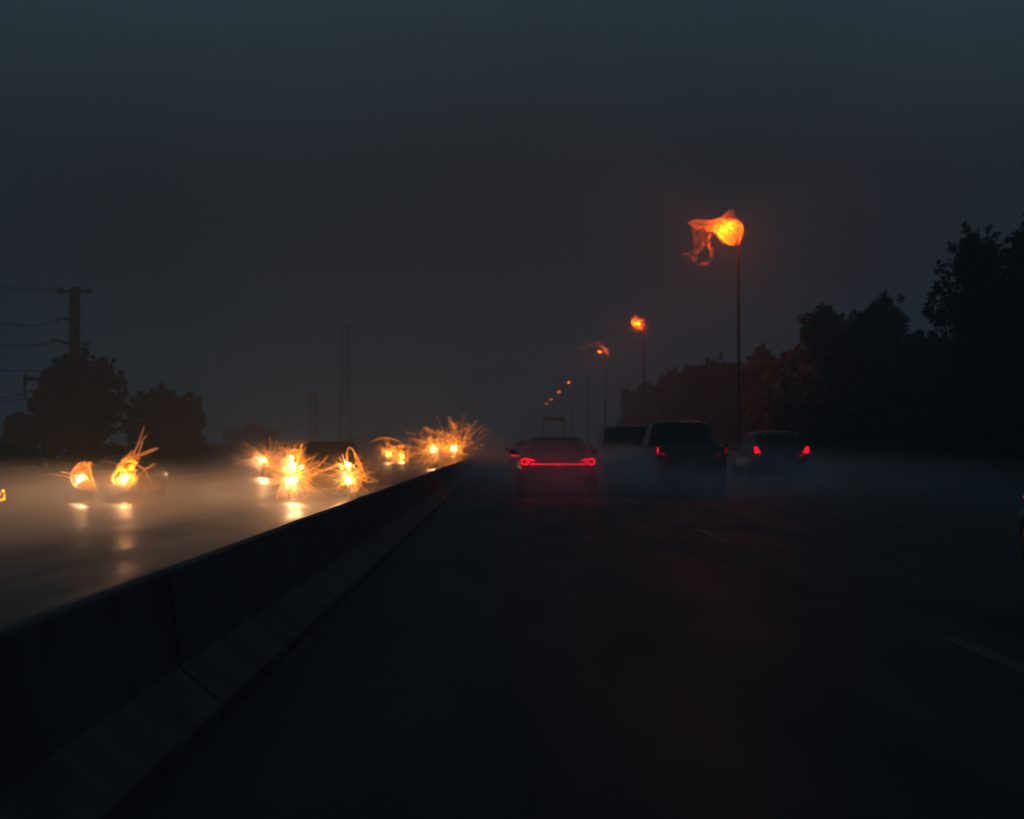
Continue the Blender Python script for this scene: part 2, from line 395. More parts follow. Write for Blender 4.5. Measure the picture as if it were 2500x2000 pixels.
# far lattice towers, hazy, centre left
def lattice(px, ptop, Y, wb, wt, lab, arms):
    c = P(px, ptop, Y); h = c.z; root = empty('lattice_tower', (c.x, Y, 0)); tag(root, lab, 'tower', 'far lattice towers')
    bm = bmesh.new()
    n = 9; cs = [(-1, -1), (1, -1), (1, 1), (-1, 1)]
    def pt(k, i): w_ = wb + (wt - wb) * i / n; return (cs[k][0] * w_, cs[k][1] * w_, h * i / n)
    for k in range(4):
        tube(bm, [pt(k, i) for i in range(n + 1)], .14, 5)
        for i in range(n): tube(bm, [pt(k, i), pt((k + 1) % 4, i + 1)], .07, 4); tube(bm, [pt((k + 1) % 4, i), pt(k, i + 1)], .07, 4)
    obj('mast', bm, M['steel'], root)
    for f_, wd in arms:
        bm = bmesh.new(); tube(bm, [(-wd, 0, h * f_), (wd, 0, h * f_)], .14, 5); tube(bm, [(-wd, 0, h * f_), (0, 0, h * f_ + .9), (wd, 0, h * f_)], .08, 4); obj('cross_arm', bm, M['steel'], root)
lattice(843, 790, 420, 1.6, .8, 'tall faint lattice tower above the oncoming pickup', ((.97, 2.3), (.85, 2.6)))
lattice(765, 955, 420, 1.4, .8, 'shorter faint lattice tower left of the tall one', ((.9, 1.2),))

# ------------------------------------------------------------------ overhead sign frame, far
g = P(1352, 1018, 230); s = F / 230
root = empty('sign_gantry', (g.x, 230, 0)); tag(root, 'small faint sign frame on two posts seen above the nearest car roof', 'sign frame')
hw = 27 / s
bm = bmesh.new(); box(bm, (0, 0, g.z - .35), (2 * hw, .25, .7), .03); obj('sign_board', bm, M['steel'], root)
for sx in (-1, 1):
    bm = bmesh.new(); tube(bm, [(sx * (hw - .1), .28, -.1), (sx * (hw - .1), .28, g.z)], .12, 8); obj('post', bm, M['steel'], root)

# ------------------------------------------------------------------ street lamps
def street_lamp(Y, px, py, lit, lab, power):
    c = P(px, py, Y); X = c.x; h = c.z
    root = empty('street_lamp', (X + .75, Y, 0)); tag(root, lab, 'street lamp', 'street lamps along the right shoulder')
    bm = bmesh.new(); tube(bm, [(0, 0, -.1), (0, 0, .5), (0, 0, h * .6), (0, 0, h - .05)], [.14, .11, .08, .06], 12); obj('pole', bm, M['steel'], root, True)
    bm = bmesh.new(); tube(bm, [(0, 0, h - .3), (-.12, 0, h + .02), (-.4, 0, h + .1), (-.6, 0, h + .1)], [.06, .05, .045, .04], 8); obj('arm', bm, M['steel'], root, True)
    bm = bmesh.new(); loft(bm, [[(x, sy * w_, h + dz) for sy, dz in ((-1, .0), (-.8, .1), (0, .16), (.8, .1), (1, .0))] for x, w_ in ((-.5, .06), (-.62, .14), (-.95, .16), (-1.15, .08))]); obj('lamp_head', bm, M['steel'], root)
    bm = bmesh.new(); bmesh.ops.create_uvsphere(bm, u_segments=16, v_segments=10, radius=1)
    for v in bm.verts: v.co = Vector((v.co.x * .26 - .8, v.co.y * .14, v.co.z * .14 + h - .03))
    obj('lamp_lens', bm, M['sodium'] if lit else M['lens_clear'], root, True)
    if lit: light('lamp_light', 'POINT', (-.8, 0, h - .28), power, SOD, root, .08)
    return root
LAMPS = [(89, 1773, 552, 1, 'nearest and tallest street lamp, wrapped in a flame-like orange glare', 2800),
         (156, 1556, 788, 1, 'second street lamp along the shoulder, with a small ragged orange glare', 1000),
         (207, 1465, 858, 1, 'third street lamp, under a curved orange streak', 900),
         (252, 1424, 905, 0, 'unlit faint lamp pole between the third and fourth glowing lamps', 0),
         (300, 1389, 933, 1, 'fourth glowing street lamp, brightest of the distant row of dots', 220),
         (353, 1365, 956, 1, 'fifth glowing street lamp, second dot of the distant row', 130),
         (407, 1346, 974, 1, 'sixth glowing street lamp, third dot of the distant row', 130),
         (454, 1335, 985, 1, 'farthest glowing street lamp, last dot of the row', 130)]
for Y, px, py, lit, lab, pw in LAMPS: street_lamp(Y, px, py, lit, lab, pw)

# ------------------------------------------------------------------ vehicles
SPEC = {
 # L, W, H, deck profile [(y, z)], cabin base y0,y1, roof y0,y1, belt z, roof half width factor, wheel r, axle ys
 'sedan':  dict(L=5.0, W=1.9, H=1.48, deck=[(0, .98), (.12, 1.04), (1.0, 1.06), (3.3, .98), (4.3, .9), (4.85, .78), (5.0, .62)], cab=(.55, 3.75), roof=(1.45, 2.75), belt=1.0, rw=.70, wr=.34, ax=(1.0, 3.95), tz=.86),
 'suv':    dict(L=4.7, W=1.9, H=1.74, deck=[(0, .98), (.1, 1.08), (1.0, 1.1), (3.2, 1.06), (4.1, 1.0), (4.55, .9), (4.7, .68)], cab=(.1, 3.55), roof=(.55, 2.6), belt=1.06, rw=.74, wr=.37, ax=(.95, 3.75), tz=1.08),
 'pickup': dict(L=5.6, W=2.02, H=1.95, deck=[(0, 1.18), (.08, 1.24), (1.9, 1.24), (4.0, 1.18), (5.0, 1.12), (5.45, 1.02), (5.6, .75)], cab=(2.0, 4.3), roof=(2.25, 3.5), belt=1.2, rw=.78, wr=.42, ax=(1.1, 4.6), tz=1.12),
 'van':    dict(L=5.2, W=2.0, H=1.95, deck=[(0, 1.05), (.1, 1.15), (1.5, 1.15), (4.2, 1.12), (4.8, 1.0), (5.1, .85), (5.2, .65)], cab=(.08, 4.55), roof=(.3, 3.5), belt=1.12, rw=.84, wr=.37, ax=(1.0, 4.1), tz=1.1),
}
def interp(ks, x):
    for (a, za), (b, zb) in zip(ks, ks[1:]):
        if x <= b: return za + (zb - za) * (x - a) / (b - a)
    return ks[-1][1]

def vehicle(name, kind, loc, rz, paint, label, cat, group, rear='normal', front='off', hx=.72, hz=None, tail_m='tail', tail_mats=None, bs=.08):
    S = SPEC[kind]; Lc, W, H = S['L'], S['W'] / 2, S['H']
    root = empty(name, loc, rz); tag(root, label, cat, group)
    pm = M['paint_' + paint]
    # body
    bm = bmesh.new(); rings = []
    ys = sorted({0, .05, .2, .6, 1.0, 1.6, 2.3, 3.0, 3.6, 4.2, Lc - .35, Lc - .12, Lc} | {k[0] for k in S['deck']})
    for y in ys:
        t = min(y, Lc - y); w_ = W * (.86 + .14 * min(1, (t / .5)) ** .5); zt = interp(S['deck'], y); zb = .24 + (.12 if t < .1 else 0)
        half = [(w_ * .88, zb), (w_ * .98, zb + .1), (w_, zb + .3), (w_ * .995, zt - .25), (w_ * .95, zt - .08), (w_ * .82, zt), (w_ * .4, zt + .015)]
        rings.append([(x, y, z) for x, z in half] + [(-x, y, z) for x, z in half[::-1]])
    loft(bm, rings); bmesh.ops.subdivide_edges(bm, edges=[e_ for e_ in bm.edges if abs(e_.verts[0].co.y - e_.verts[1].co.y) < 1e-5 and False], cuts=1)
    obj('body', bm, pm, root, True)
    # cabin
    c0, c1 = S['cab']; r0, r1 = S['roof']; bz = S['belt'] - .04; wb = W * .93; wt = W * S['rw']
    def ring(y0, y1, hw, z, c=.12):
        return [(-hw + c, y0, z), (hw - c, y0, z), (hw, y0 + c, z), (hw, y1 - c, z), (hw - c, y1, z), (-hw + c, y1, z), (-hw, y1 - c, z), (-hw, y0 + c, z)]
    bm = bmesh.new()
    zr = H - .08
    def lerp(a, b, t): return a + (b - a) * t
    loft(bm, [ring(c0, c1, wb, bz), ring(lerp(c0, r0, .93), lerp(c1, r1, .93), lerp(wb, wt, .93), lerp(bz, zr, .96)), ring(r0 + .06, r1 - .06, wt - .06, H - .03), ring(r0 + .3, r1 - .3, wt - .28, H, .1)])
    obj('cabin', bm, pm, root)
    def cp(fx, fy_is_rear, t):      # point on cabin slanted face
        hw = lerp(wb, wt, t); yy = lerp(c0, r0, t) if fy_is_rear else lerp(c1, r1, t); z = lerp(bz, zr, t); return Vector((fx * (hw - .12), yy, z))
    bm = bmesh.new(); panel(bm, [cp(-.97, True, .12), cp(.97, True, .12), cp(.95, True, .88), cp(-.95, True, .88)], .004); obj('rear_window', bm, M['glass'], root)
    bm = bmesh.new(); panel(bm, [cp(.97, False, .08), cp(-.97, False, .08), cp(-.95, False, .9), cp(.95, False, .9)], .004); obj('windscreen', bm, M['glass'], root)
    for sx in (-1, 1):
        def sp(f_, t):
            y0 = lerp(c0, r0, t) + .2; y1 = lerp(c1, r1, t) - .2
            return Vector((sx * lerp(wb, wt, t), lerp(y0, y1, f_), lerp(bz, zr, t)))
        for f0, f1 in ((.02, .47), (.52, .98)):
            q = [sp(f0, .14), sp(f1, .14), sp(f1, .86), sp(f0, .86)]
            if sx < 0: q = q[::-1]
            bm = bmesh.new(); panel(bm, q, .004); obj('side_window', bm, M['glass'], root)
        # mirrors
        bm = bmesh.new(); my = c1 - .55
        box(bm, (sx * (W + .12), my, S['belt'] + .08), (.2, .12, .14), .03); box(bm, (sx * (W + .0), my, S['belt'] + .03), (.12, .06, .05)); obj('mirror', bm, pm, root)
        for ay in S['ax']:
            bm = bmesh.new()
            bmesh.ops.create_cone(bm, cap_ends=True, segments=28, radius1=S['wr'] + .06, radius2=S['wr'] + .06, depth=.02)
            bmesh.ops.rotate(bm, verts=bm.verts, matrix=Matrix.Rotation(R(90), 3, 'Y'))
            bmesh.ops.translate(bm, verts=bm.verts, vec=(sx * (W - .004), ay, S['wr'] + .03)); obj('wheel_arch', bm, M['trim'], root)
            bm = bmesh.new(); rr = S['wr']
            loft(bm, [[(sx * xo, ay + math.cos(a) * r_, rr + math.sin(a) * r_) for a in [2 * math.pi * k / 28 for k in range(28)]] for xo, r_ in ((W - .24, rr * .9), (W - .22, rr), (W - .0, rr), (W + .025, rr * .93), (W + .025, rr * .66))])
            ty = obj('tyre', bm, M['tyre'], root)
            bm = bmesh.new()
            for k in range(10):
                a = 2 * math.pi * k / 10; tube(bm, [(sx * (W + .03), ay, rr), (sx * (W + .03), ay + math.cos(a) * rr * .62, rr + math.sin(a) * rr * .62)], .02, 5)
            tube(bm, [(sx * (W + .03), ay + math.cos(a) * rr * .64, rr + math.sin(a) * rr * .64) for a in [2 * math.pi * k / 28 for k in range(29)]], .018, 5, False)
            obj('rim', bm, M['rim'], ty)
    # rear furniture
    bm = bmesh.new(); box(bm, (0, -.03, .5), (W * 1.75, .16, .24), .04); obj('rear_bumper', bm, M['trim'] if kind in ('suv', 'pickup') else pm, root)
    bm = bmesh.new(); box(bm, (0, -.015 if kind != 'sedan' else -.125, .8 if kind != 'sedan' else .5), (.34, .015, .16), .004); obj('licence_plate', bm, M['plate'], root)
    bm = bmesh.new(); tube(bm, [(-W * .55, .3, .27), (-W * .55, -.08, .27)], .035, 8); obj('exhaust_pipe', bm, M['steel'], root)
    # front furniture
    bm = bmesh.new(); box(bm, (0, Lc + .02, .45), (W * 1.7, .14, .22), .04); obj('front_bumper', bm, pm, root)
    bm = bmesh.new()
    for k in range(5): box(bm, (0, Lc + .03, .58 + k * .045), (W * .95, .03, .018))
    obj('grille', bm, M['trim'], root)
    tz = S['tz']
    if rear == 'bar':
        for sx in (-1, 1):
            bm = bmesh.new(); r_ = .014
            box(bm, (sx * (W * .72), -.012, tz), (W * .5, .05, .2), .02); hs = obj('tail_light', bm, M['tail_off'], root)
            def xx(v): return sx * W * v
            bm = bmesh.new()
            tube(bm, [(xx(.76), -.045, tz + .065), (xx(.88), -.045, tz + .068), (xx(.925), -.045, tz + .04), (xx(.93), -.045, tz - .03), (xx(.9), -.045, tz - .06), (xx(.76), -.045, tz - .065)], .017, 8)
            tube(bm, [(xx(.72), -.045, tz + .06), (xx(.66), -.045, tz + .045), (xx(.58), -.045, tz + .02)], [.017, .014, .008], 8)
            obj('light_strip', bm, M['led'], hs)
        bm = bmesh.new(); box(bm, (0, -.03, tz - .06), (W * 1.42, .03, .03), .006); obj('light_bar', bm, M['led'], root)
        for sx in (-1, 0, 1): light('tail_glow', 'POINT', (sx * W * .75, -.22, tz), 4.5 if sx else 2.5, RED, root, .04)
    else:
        for i, sx in enumerate((-1, 1)):
            mm = (tail_mats or (tail_m, tail_m))[i]
            bm = bmesh.new()
            if kind == 'suv': prism(bm, [(sx * W * .73, -.02, tz - .07), (sx * W * .93, -.02, tz - .09), (sx * W * .95, -.02, tz + .12), (sx * W * .86, -.02, tz + .14)], .06, (0, 1, 0))
            elif kind in ('pickup', 'van'): box(bm, (sx * W * .9, -.012, tz), (.1, .05, .34), .02)
            else: prism(bm, [(sx * W * .6, -.012, tz - .05), (sx * W * .93, -.012, tz - .07), (sx * W * .95, -.012, tz + .07), (sx * W * .62, -.012, tz + .05)], .05, (0, 1, 0))
            tl = obj('tail_light', bm, M[mm] if kind not in ('pickup', 'van') else M['tail_off'], root)
            if kind in ('pickup', 'van'):
                bm = bmesh.new(); box(bm, (sx * W * .9, -.045, tz), (.045, .02, .17), .006); obj('bulb', bm, M[mm], tl)
            if mm != 'tail_off': light('tail_glow', 'POINT', (sx * W * .88, -.2, tz), {'tail': .6, 'tail_mid': .4}.get(mm, .12), RED, root, .03)
    hz = hz or {'sedan': .68, 'suv': .85, 'pickup': .98, 'van': .82}[kind]
    for sx in (-1, 1):
        bm = bmesh.new(); bmesh.ops.create_uvsphere(bm, u_segments=16, v_segments=10, radius=1)
        for v in bm.verts: v.co = Vector((v.co.x * .15 + sx * hx, v.co.y * .07 + Lc - .02, v.co.z * .085 + hz))
        hl = obj('headlight', bm, M['lens_clear'], root, True)
        if front != 'off':
            bm = bmesh.new(); bmesh.ops.create_uvsphere(bm, u_segments=14, v_segments=8, radius=1)
            for v in bm.verts: v.co = Vector((v.co.x * bs + sx * hx, v.co.y * .04 + Lc + .05, v.co.z * bs * .9 + hz))
            obj('bulb', bm, M['head' if front == 'near' else 'headfar'], hl, True)
    return root

# same direction
s = F / 34.6
def base_at(px, Y): return P(px, 1088, Y).x
G = 'cars driving ahead in our direction'
vehicle('sedan', 'sedan', (base_at(1362, 34.6), 34.6, 0), 0, 'black', 'nearest car ahead, dark sedan with a full-width red light bar', 'car', G, rear='bar')
vehicle('sedan', 'sedan', (base_at(1300, 60), 60, 0), 0, 'black', 'car mostly hidden ahead of the light-bar sedan, one round red lamp showing', 'car', G, tail_mats=('tail', 'tail'))
vehicle('pickup_truck', 'pickup', (base_at(1689, 38.0), 38.0, 0), 0, 'black', 'dark pickup in the middle lane with small dim tail lights and a pale plate', 'pickup', G, tail_mats=('tail_mid', 'tail_dim'))
vehicle('van', 'van', (base_at(1538, 50.0), 50.0, 0), 0, 'navy', 'unlit dark van shape between the light-bar sedan and the pickup', 'van', G, tail_m='tail_off')
vehicle('sport_utility_vehicle', 'suv', (base_at(1908, 47.3), 47.3, 0), 0, 'black', 'dark sport utility vehicle at right with two bright red corner lights', 'car', G)
nr = vehicle('sedan', 'sedan', (4.93, 6.35, 0), 0, 'black', 'dark car alongside, only its front corner inside the right edge', 'car', G, tail_m='tail_off')
bm = bmesh.new(); box(bm, (-.955, 4.55, .86), (.02, .03, .02), .004); obj('small_lamp', bm, M['tail'], nr)

# oncoming: (name, kind, distance of its front, px centre, paint, headlight half spacing, headlight z over road)
G2 = 'oncoming cars on the lower carriageway'
ON = {}
def oncoming(key, name, kind, Y, px, hy, sep, paint, lab, cat, front, bs=.09):
    x = base_at(px, Y); gz = zl(Y); Lc = SPEC[kind]['L']; hz = P(px, hy, Y).z - gz
    ON[key] = vehicle(name, kind, (x, Y + Lc, gz), math.pi, paint, lab, cat, G2, front=front, hx=sep / 2 / (F / Y), hz=hz, tail_m='tail_off', bs=bs)
oncoming('A', 'sedan', 'sedan', 46.5, 257, 1165, 106, 'navy', 'oncoming car at left whose two headlights flare like flames', 'car', 'near')
oncoming('B', 'pickup_truck', 'pickup', 46.7, 784, 1136, 134, 'black', 'tall dark oncoming pickup beside the barrier with lamps stacked in pairs', 'pickup', 'near')
oncoming('B2', 'sport_utility_vehicle', 'suv', 72, 680, 1122, 68, 'grey', 'oncoming car behind and left of the tall pickup, two lamps level', 'car', 'near')
oncoming('C', 'sedan', 'sedan', 130, 965, 1111, 33, 'grey', 'oncoming car with two close lamps in the middle of the glare', 'car', 'near', .17)
oncoming('D', 'sport_utility_vehicle', 'suv', 98, 1083, 1095, 51, 'black', 'oncoming car nearest the end of the barrier, inside the brightest tangle of glare', 'car', 'near', .17)
oncoming('E', 'sedan', 'sedan', 318, 1145, 1091, 15, 'grey', 'far oncoming car, a pair of tiny lamps right of the bright tangle', 'car', 'far')
oncoming('F', 'sedan', 'sedan', 520, 1177, 1086, 6, 'grey', 'farthest oncoming car, a single orange dot at the vanishing point', 'car', 'far')
# fog lamps on the tall pickup
def lamp_on(key, px, py, Y, r_, m, name='fog_light'):
    root = ON[key]; q = P(px, py, Y); loc = root.matrix_basis.inverted() @ q
    bm = bmesh.new(); bmesh.ops.create_uvsphere(bm, u_segments=12, v_segments=8, radius=r_)
    bmesh.ops.translate(bm, verts=bm.verts, vec=loc); obj(name, bm, M[m], root, True)
for px in (717, 852): lamp_on('B', px, 1171, 46.6, .12, 'head')
lamp_on('B', 713, 1119, 46.7, .06, 'head', 'small_lamp'); lamp_on('B', 735, 1141, 46.6, .05, 'headfar', 'small_lamp'); lamp_on('B', 835, 1142, 46.6, .06, 'amber', 'small_lamp')  # first lamp is added in place of the rear car's hidden headlight
# leaving car at the left edge: only its tail corner is inside the frame
lx = P(14, 1200, 33)
lc = vehicle('sedan', 'sedan', (lx.x - .95, 32.6, zl(33)), math.pi, 'silver', 'car leaving at the left edge, only its lit orange tail corner showing', 'car', G2, tail_m='tail_off')
bm = bmesh.new()
inv = lc.matrix_basis.inverted()
for px, py, r_ in ((8, 1199, .03), (10, 1218, .032), (3, 1221, .025), (0, 1207, .02), (12, 1208, .015), (9, 1212, .014)):
    q = Matrix.Translation((0, 0, 0)) @ P(px, py, 32.5)
    for v in bmesh.ops.create_uvsphere(bm, u_segments=8, v_segments=6, radius=r_)['verts']: v.co += inv @ q
obj('side_lamp', bm, M['amber'], lc)

# headlight beams: spots and bare-bulb spill of each lit lamp
def beam(px, py, Y, spot_p, point_p, col=HL):
    q = P(px, py, Y); q.y -= .14
    if spot_p: light('beam', 'SPOT', q, spot_p * 13, BEAM, None, .05, (R(84), 0, math.pi), R(46), 1.0)
    if point_p: light('bulb_spill', 'POINT', q + Vector((0, -.06, 0)), point_p * (60 if Y < 80 else 30), col, None, .03)
for a in ((204, 1166, 46.5, 110, 3), (310, 1166, 46.5, 150, 7), (717, 1136, 46.7, 90, 3), (852, 1136, 46.7, 70, 3), (717, 1171, 46.6, 90, 5), (852, 1171, 46.6, 90, 4),
          (646, 1122, 72, 110, 4), (714, 1120, 72, 110, 4), (949, 1106, 129, 110, 20), (981, 1116, 129, 110, 24), (1058, 1095, 98, 100, 20), (1108, 1096, 98, 120, 34),
          (1137, 1091, 318, 60, 3), (1152, 1091, 318, 60, 3), (1177, 1086, 520, 40, 0)):
    beam(*a)

# ------------------------------------------------------------------ windscreen-water glare round the lamps, added as strands and sheets
def strand_mat(name, tr):  # pale see-through surface for the added glare shapes
    m = bpy.data.materials.new(name); m.use_nodes = True; t = m.node_tree; t.nodes.clear()
    o = t.nodes.new('ShaderNodeOutputMaterial'); d = t.nodes.new('ShaderNodeBsdfDiffuse'); tl = t.nodes.new('ShaderNodeBsdfTranslucent'); tp = t.nodes.new('ShaderNodeBsdfTransparent')
    d.inputs[0].default_value = tl.inputs[0].default_value = (.95, .95, .95, 1)
    a = t.nodes.new('ShaderNodeMixShader'); b = t.nodes.new('ShaderNodeMixShader'); a.inputs[0].default_value = .5; b.inputs[0].default_value = tr
    t.links.new(d.outputs[0], a.inputs[1]); t.links.new(tl.outputs[0], a.inputs[2]); t.links.new(a.outputs[0], b.inputs[1]); t.links.new(tp.outputs[0], b.inputs[2])
    t.links.new(b.outputs[0], o.inputs['Surface']); return m
M['strand'] = strand_mat('glare_strand', .4)
def smooth_path(pts, n=6):
    out_ = []
    for i in range(len(pts) - 1):
        p0_, p1, p2, p3 = pts[max(i - 1, 0)], pts[i], pts[i + 1], pts[min(i + 2, len(pts) - 1)]
        for k in range(n):
            t = k / n; out_.append(.5 * ((2 * p1) + (p2 - p0_) * t + (2 * p0_ - 5 * p1 + 4 * p2 - p3) * t * t + (3 * p1 - p0_ - 3 * p2 + p3) * t ** 3))
    return out_ + [pts[-1]]
def strands(name, Y, paths, lab, rnd=None):  # added thin tubes in the shape of lamp glare
    bm = bmesh.new(); s_ = F / Y
    for path, wpx in paths:
        off = random.uniform(-.35, .1)
        pts = smooth_path([P(x, y_, Y + off - .25) for x, y_ in path]); n = len(pts)
        rr = [wpx / s_ / 2 * (.25 + .75 * math.sin(math.pi * min(1, (k + 1) / n * .9 + .1)) ** .6) for k in range(n)]
        tube(bm, pts, rr, 6)
    if rnd:
        for cx, cy_, ra, cnt, wpx in rnd:
            for _ in range(cnt):
                a = random.uniform(0, 2 * math.pi); b = a + random.gauss(0, .4); r1 = ra * random.uniform(.05, .5); r2 = ra * random.uniform(.5, 1.45)
                p = (cx + math.cos(a) * r1, cy_ - math.sin(a) * r1 * .8); q = (cx + math.cos(b) * r2, cy_ - math.sin(b) * r2 * .75)
                mid = ((p[0] + q[0]) / 2 + random.gauss(0, ra * .08), (p[1] + q[1]) / 2 + random.gauss(0, ra * .08))
                dy = random.uniform(-.6, .6)
                pts = smooth_path([P(*p, Y + dy - .4), P(*mid, Y + dy * 1.3 - .4), P(*q, Y + dy * .6 - .4)], 7); n = len(pts)
                w_ = wpx * random.uniform(.4, 1.2)
                tube(bm, pts, [w_ / s_ / 2 * (1 - .8 * k / n) for k in range(n)], 5)
    return tag(obj(name, bm, M['strand']), lab, 'water spray', 'glare strands added around the lamps', 'stuff')
random.seed(77)
strands('glare_strands', 46.3, [([(318, 1125), (335, 1090), (345, 1062), (352, 1040)], 5), ([(325, 1125), (342, 1098), (348, 1075), (360, 1062)], 5),
        ([(320, 1120), (345, 1110), (370, 1100), (388, 1094)], 9), ([(300, 1140), (285, 1150), (275, 1172), (300, 1190)], 8), ([(335, 1135), (355, 1145), (378, 1130)], 5),
        ([(290, 1180), (305, 1188), (330, 1180), (337, 1165)], 8), ([(355, 1150), (365, 1170), (372, 1190)], 4), ([(312, 1120), (300, 1128), (290, 1145)], 10)],
        'flame-like orange glare built as strands around the right headlight of the left oncoming car', [(312, 1160, 60, 12, 3)])
strands('glare_strands', 46.2, [([(180, 1186), (195, 1172), (208, 1162)], 6), ([(180, 1186), (173, 1160), (188, 1135), (208, 1128), (222, 1135)], 3), ([(215, 1128), (222, 1160), (232, 1190), (240, 1198)], 5),
        ([(182, 1188), (210, 1196), (240, 1199)], 3), ([(175, 1167), (140, 1160), (110, 1158)], 3), ([(205, 1128), (212, 1135), (222, 1128)], 9)],
        'small bell-shaped loop of glare built as strands around the left headlight of the left oncoming car', [(203, 1165, 45, 7, 2)])
strands('glare_strands', 46.4, [([(850, 1137), (868, 1145), (880, 1160)], 5), ([(848, 1130), (846, 1110), (852, 1093), (862, 1100), (868, 1120)], 4), ([(866, 1105), (880, 1135), (888, 1160), (878, 1185)], 3),
        ([(842, 1130), (835, 1108)], 4), ([(855, 1175), (866, 1190), (872, 1198), (880, 1180)], 8), ([(790, 1148), (815, 1138), (835, 1132)], 3), ([(728, 1128), (736, 1092), (742, 1080)], 4),
        ([(736, 1210), (745, 1216), (752, 1205)], 8), ([(714, 1190), (712, 1212), (716, 1225)], 7), ([(700, 1105), (722, 1098), (740, 1102)], 4), ([(760, 1140), (790, 1149), (810, 1142)], 3)],
        'curling glare built as strands across the front of the tall oncoming pickup', [(720, 1165, 76, 110, 3.4), (858, 1160, 54, 60, 3.2)])
strands('glare_strands', 71.5, [([(655, 1100), (660, 1120), (662, 1135)], 4), ([(620, 1115), (610, 1125)], 3)],
        'short wisps of glare built as strands at the oncoming car behind the pickup', [(646, 1125, 60, 60, 3.0), (700, 1118, 50, 30, 2.8)])
strands('glare_strands', 129, [([(905, 1080), (930, 1070), (960, 1072), (985, 1084)], 3), ([(948, 1104), (945, 1085), (950, 1075)], 3), ([(975, 1140), (985, 1146), (990, 1130)], 3), ([(990, 1090), (1010, 1065), (1015, 1050)], 3),
        ([(960, 1095), (975, 1088), (1020, 1093), (1045, 1092)], 3), ([(1000, 1117), (1020, 1100)], 3), ([(938, 1105), (950, 1112), (948, 1130)], 4), ([(970, 1118), (980, 1112), (990, 1120)], 6)],
        'thin looping glare built as threads around the middle oncoming car', [(950, 1106, 34, 30, 2.8), (982, 1115, 36, 30, 2.8)])
strands('glare_strands', 97.4, [([(1075, 1095), (1070, 1060), (1068, 1048)], 4), ([(1126, 1090), (1118, 1060), (1112, 1035)], 6), ([(1118, 1092), (1114, 1060), (1108, 1045), (1100, 1025)], 4), ([(1112, 1040), (1122, 1028)], 4),
        ([(1075, 1090), (1090, 1075), (1105, 1070)], 4), ([(1130, 1095), (1140, 1080), (1156, 1070)], 4), ([(1128, 1092), (1150, 1090), (1170, 1082)], 4), ([(1110, 1100), (1130, 1108), (1133, 1095), (1134, 1125), (1120, 1140)], 4),
        ([(1010, 1130), (1035, 1125), (1080, 1130), (1120, 1140)], 4), ([(1078, 1098), (1082, 1120), (1070, 1140)], 4), ([(1040, 1072), (1055, 1068)], 4), ([(1140, 1120), (1145, 1135), (1152, 1142)], 5), ([(1060, 1110), (1040, 1120)], 3)],
        'dense bright tangle of glare built as strands around the oncoming car by the barrier end', [(1112, 1094, 82, 150, 3.4), (1060, 1098, 66, 80, 3.0)])

# windscreen glare round the nearest lamp: added closed sheets in its shape, thicker where farther from the bulb
def fp(u, v): return (1300 + u * .2783, 480 + v * .2783)
def inside(p, poly):
    c = False; j = len(poly) - 1
    for i in range(len(poly)):
        xi, yi = poly[i]; xj, yj = poly[j]
        if (yi > p[1]) != (yj > p[1]) and p[0] < (xj - xi) * (p[1] - yi) / (yj - yi) + xi: c = not c
        j = i
    return c
GZ = {}
def mist(name, Y, polys, tr, amp, lab, seed=1, freq=1.6, step=1.6, shift=0.0, lamp=None, tilt=0.0):  # builds the added glare sheets round lamps and headlights
    """lamp glare from windscreen water, put into shape: a folded sheet with real depth, thick walled"""
    if tr not in GZ: GZ[tr] = strand_mat('glare_veil_%.2f' % tr, tr)
    bm = bmesh.new()
    for poly in polys:
        xs = [q[0] for q in poly]; ys = [q[1] for q in poly]; g = {}
        nx = int((max(xs) - min(xs)) / step) + 2; ny = int((max(ys) - min(ys)) / step) + 2
        def V(i, j):
            if (i, j) not in g:
                x, y_ = min(xs) + i * step, min(ys) + j * step
                p = P(x, y_, Y - (tilt * math.hypot(x - lamp[0], y_ - lamp[1]) * Y / F if lamp else 0))
                d = noise.noise(Vector((p.x * freq + seed * 7.3, p.z * freq, seed))) + .5 * noise.noise(Vector((p.x * freq * 2.7, p.z * freq * 2.7, seed * 3)))
                k = noise.noise(Vector((p.x * freq * 2 + 9, p.z * freq * 2, seed))) * .08
                g[(i, j)] = bm.verts.new((p.x + k, p.y + shift + d * amp, p.z + k))
            return g[(i, j)]
        for i in range(nx):
            for j in range(ny):
                if inside((min(xs) + (i + .5) * step, min(ys) + (j + .5) * step), poly): bm.faces.new((V(i, j), V(i + 1, j), V(i + 1, j + 1), V(i, j + 1)))
    bmesh.ops.solidify(bm, geom=bm.faces[:], thickness=.015)
    return tag(obj(name, bm, GZ[tr], None, True), lab, 'mist', 'orange glare shapes added around the lamps', 'stuff')
Y1 = 88.9
mist('lamp_glare', Y1, [[fp(*q) for q in ((1350, 232), (1440, 195), (1540, 215), (1640, 195), (1700, 132), (1765, 120), (1778, 175), (1830, 230), (1845, 290), (1825, 425), (1780, 440), (1700, 405), (1660, 422), (1630, 370), (1590, 340), (1555, 382), (1500, 400), (1455, 470), (1415, 520), (1420, 575), (1380, 560), (1315, 530), (1330, 510), (1380, 500), (1415, 420), (1400, 310), (1370, 262))]],
     .5, .16, 'flame-shaped orange glare built as a sheet around the nearest street lamp', 1, 1.1, shift=-.15, lamp=(1773, 552), tilt=.8)
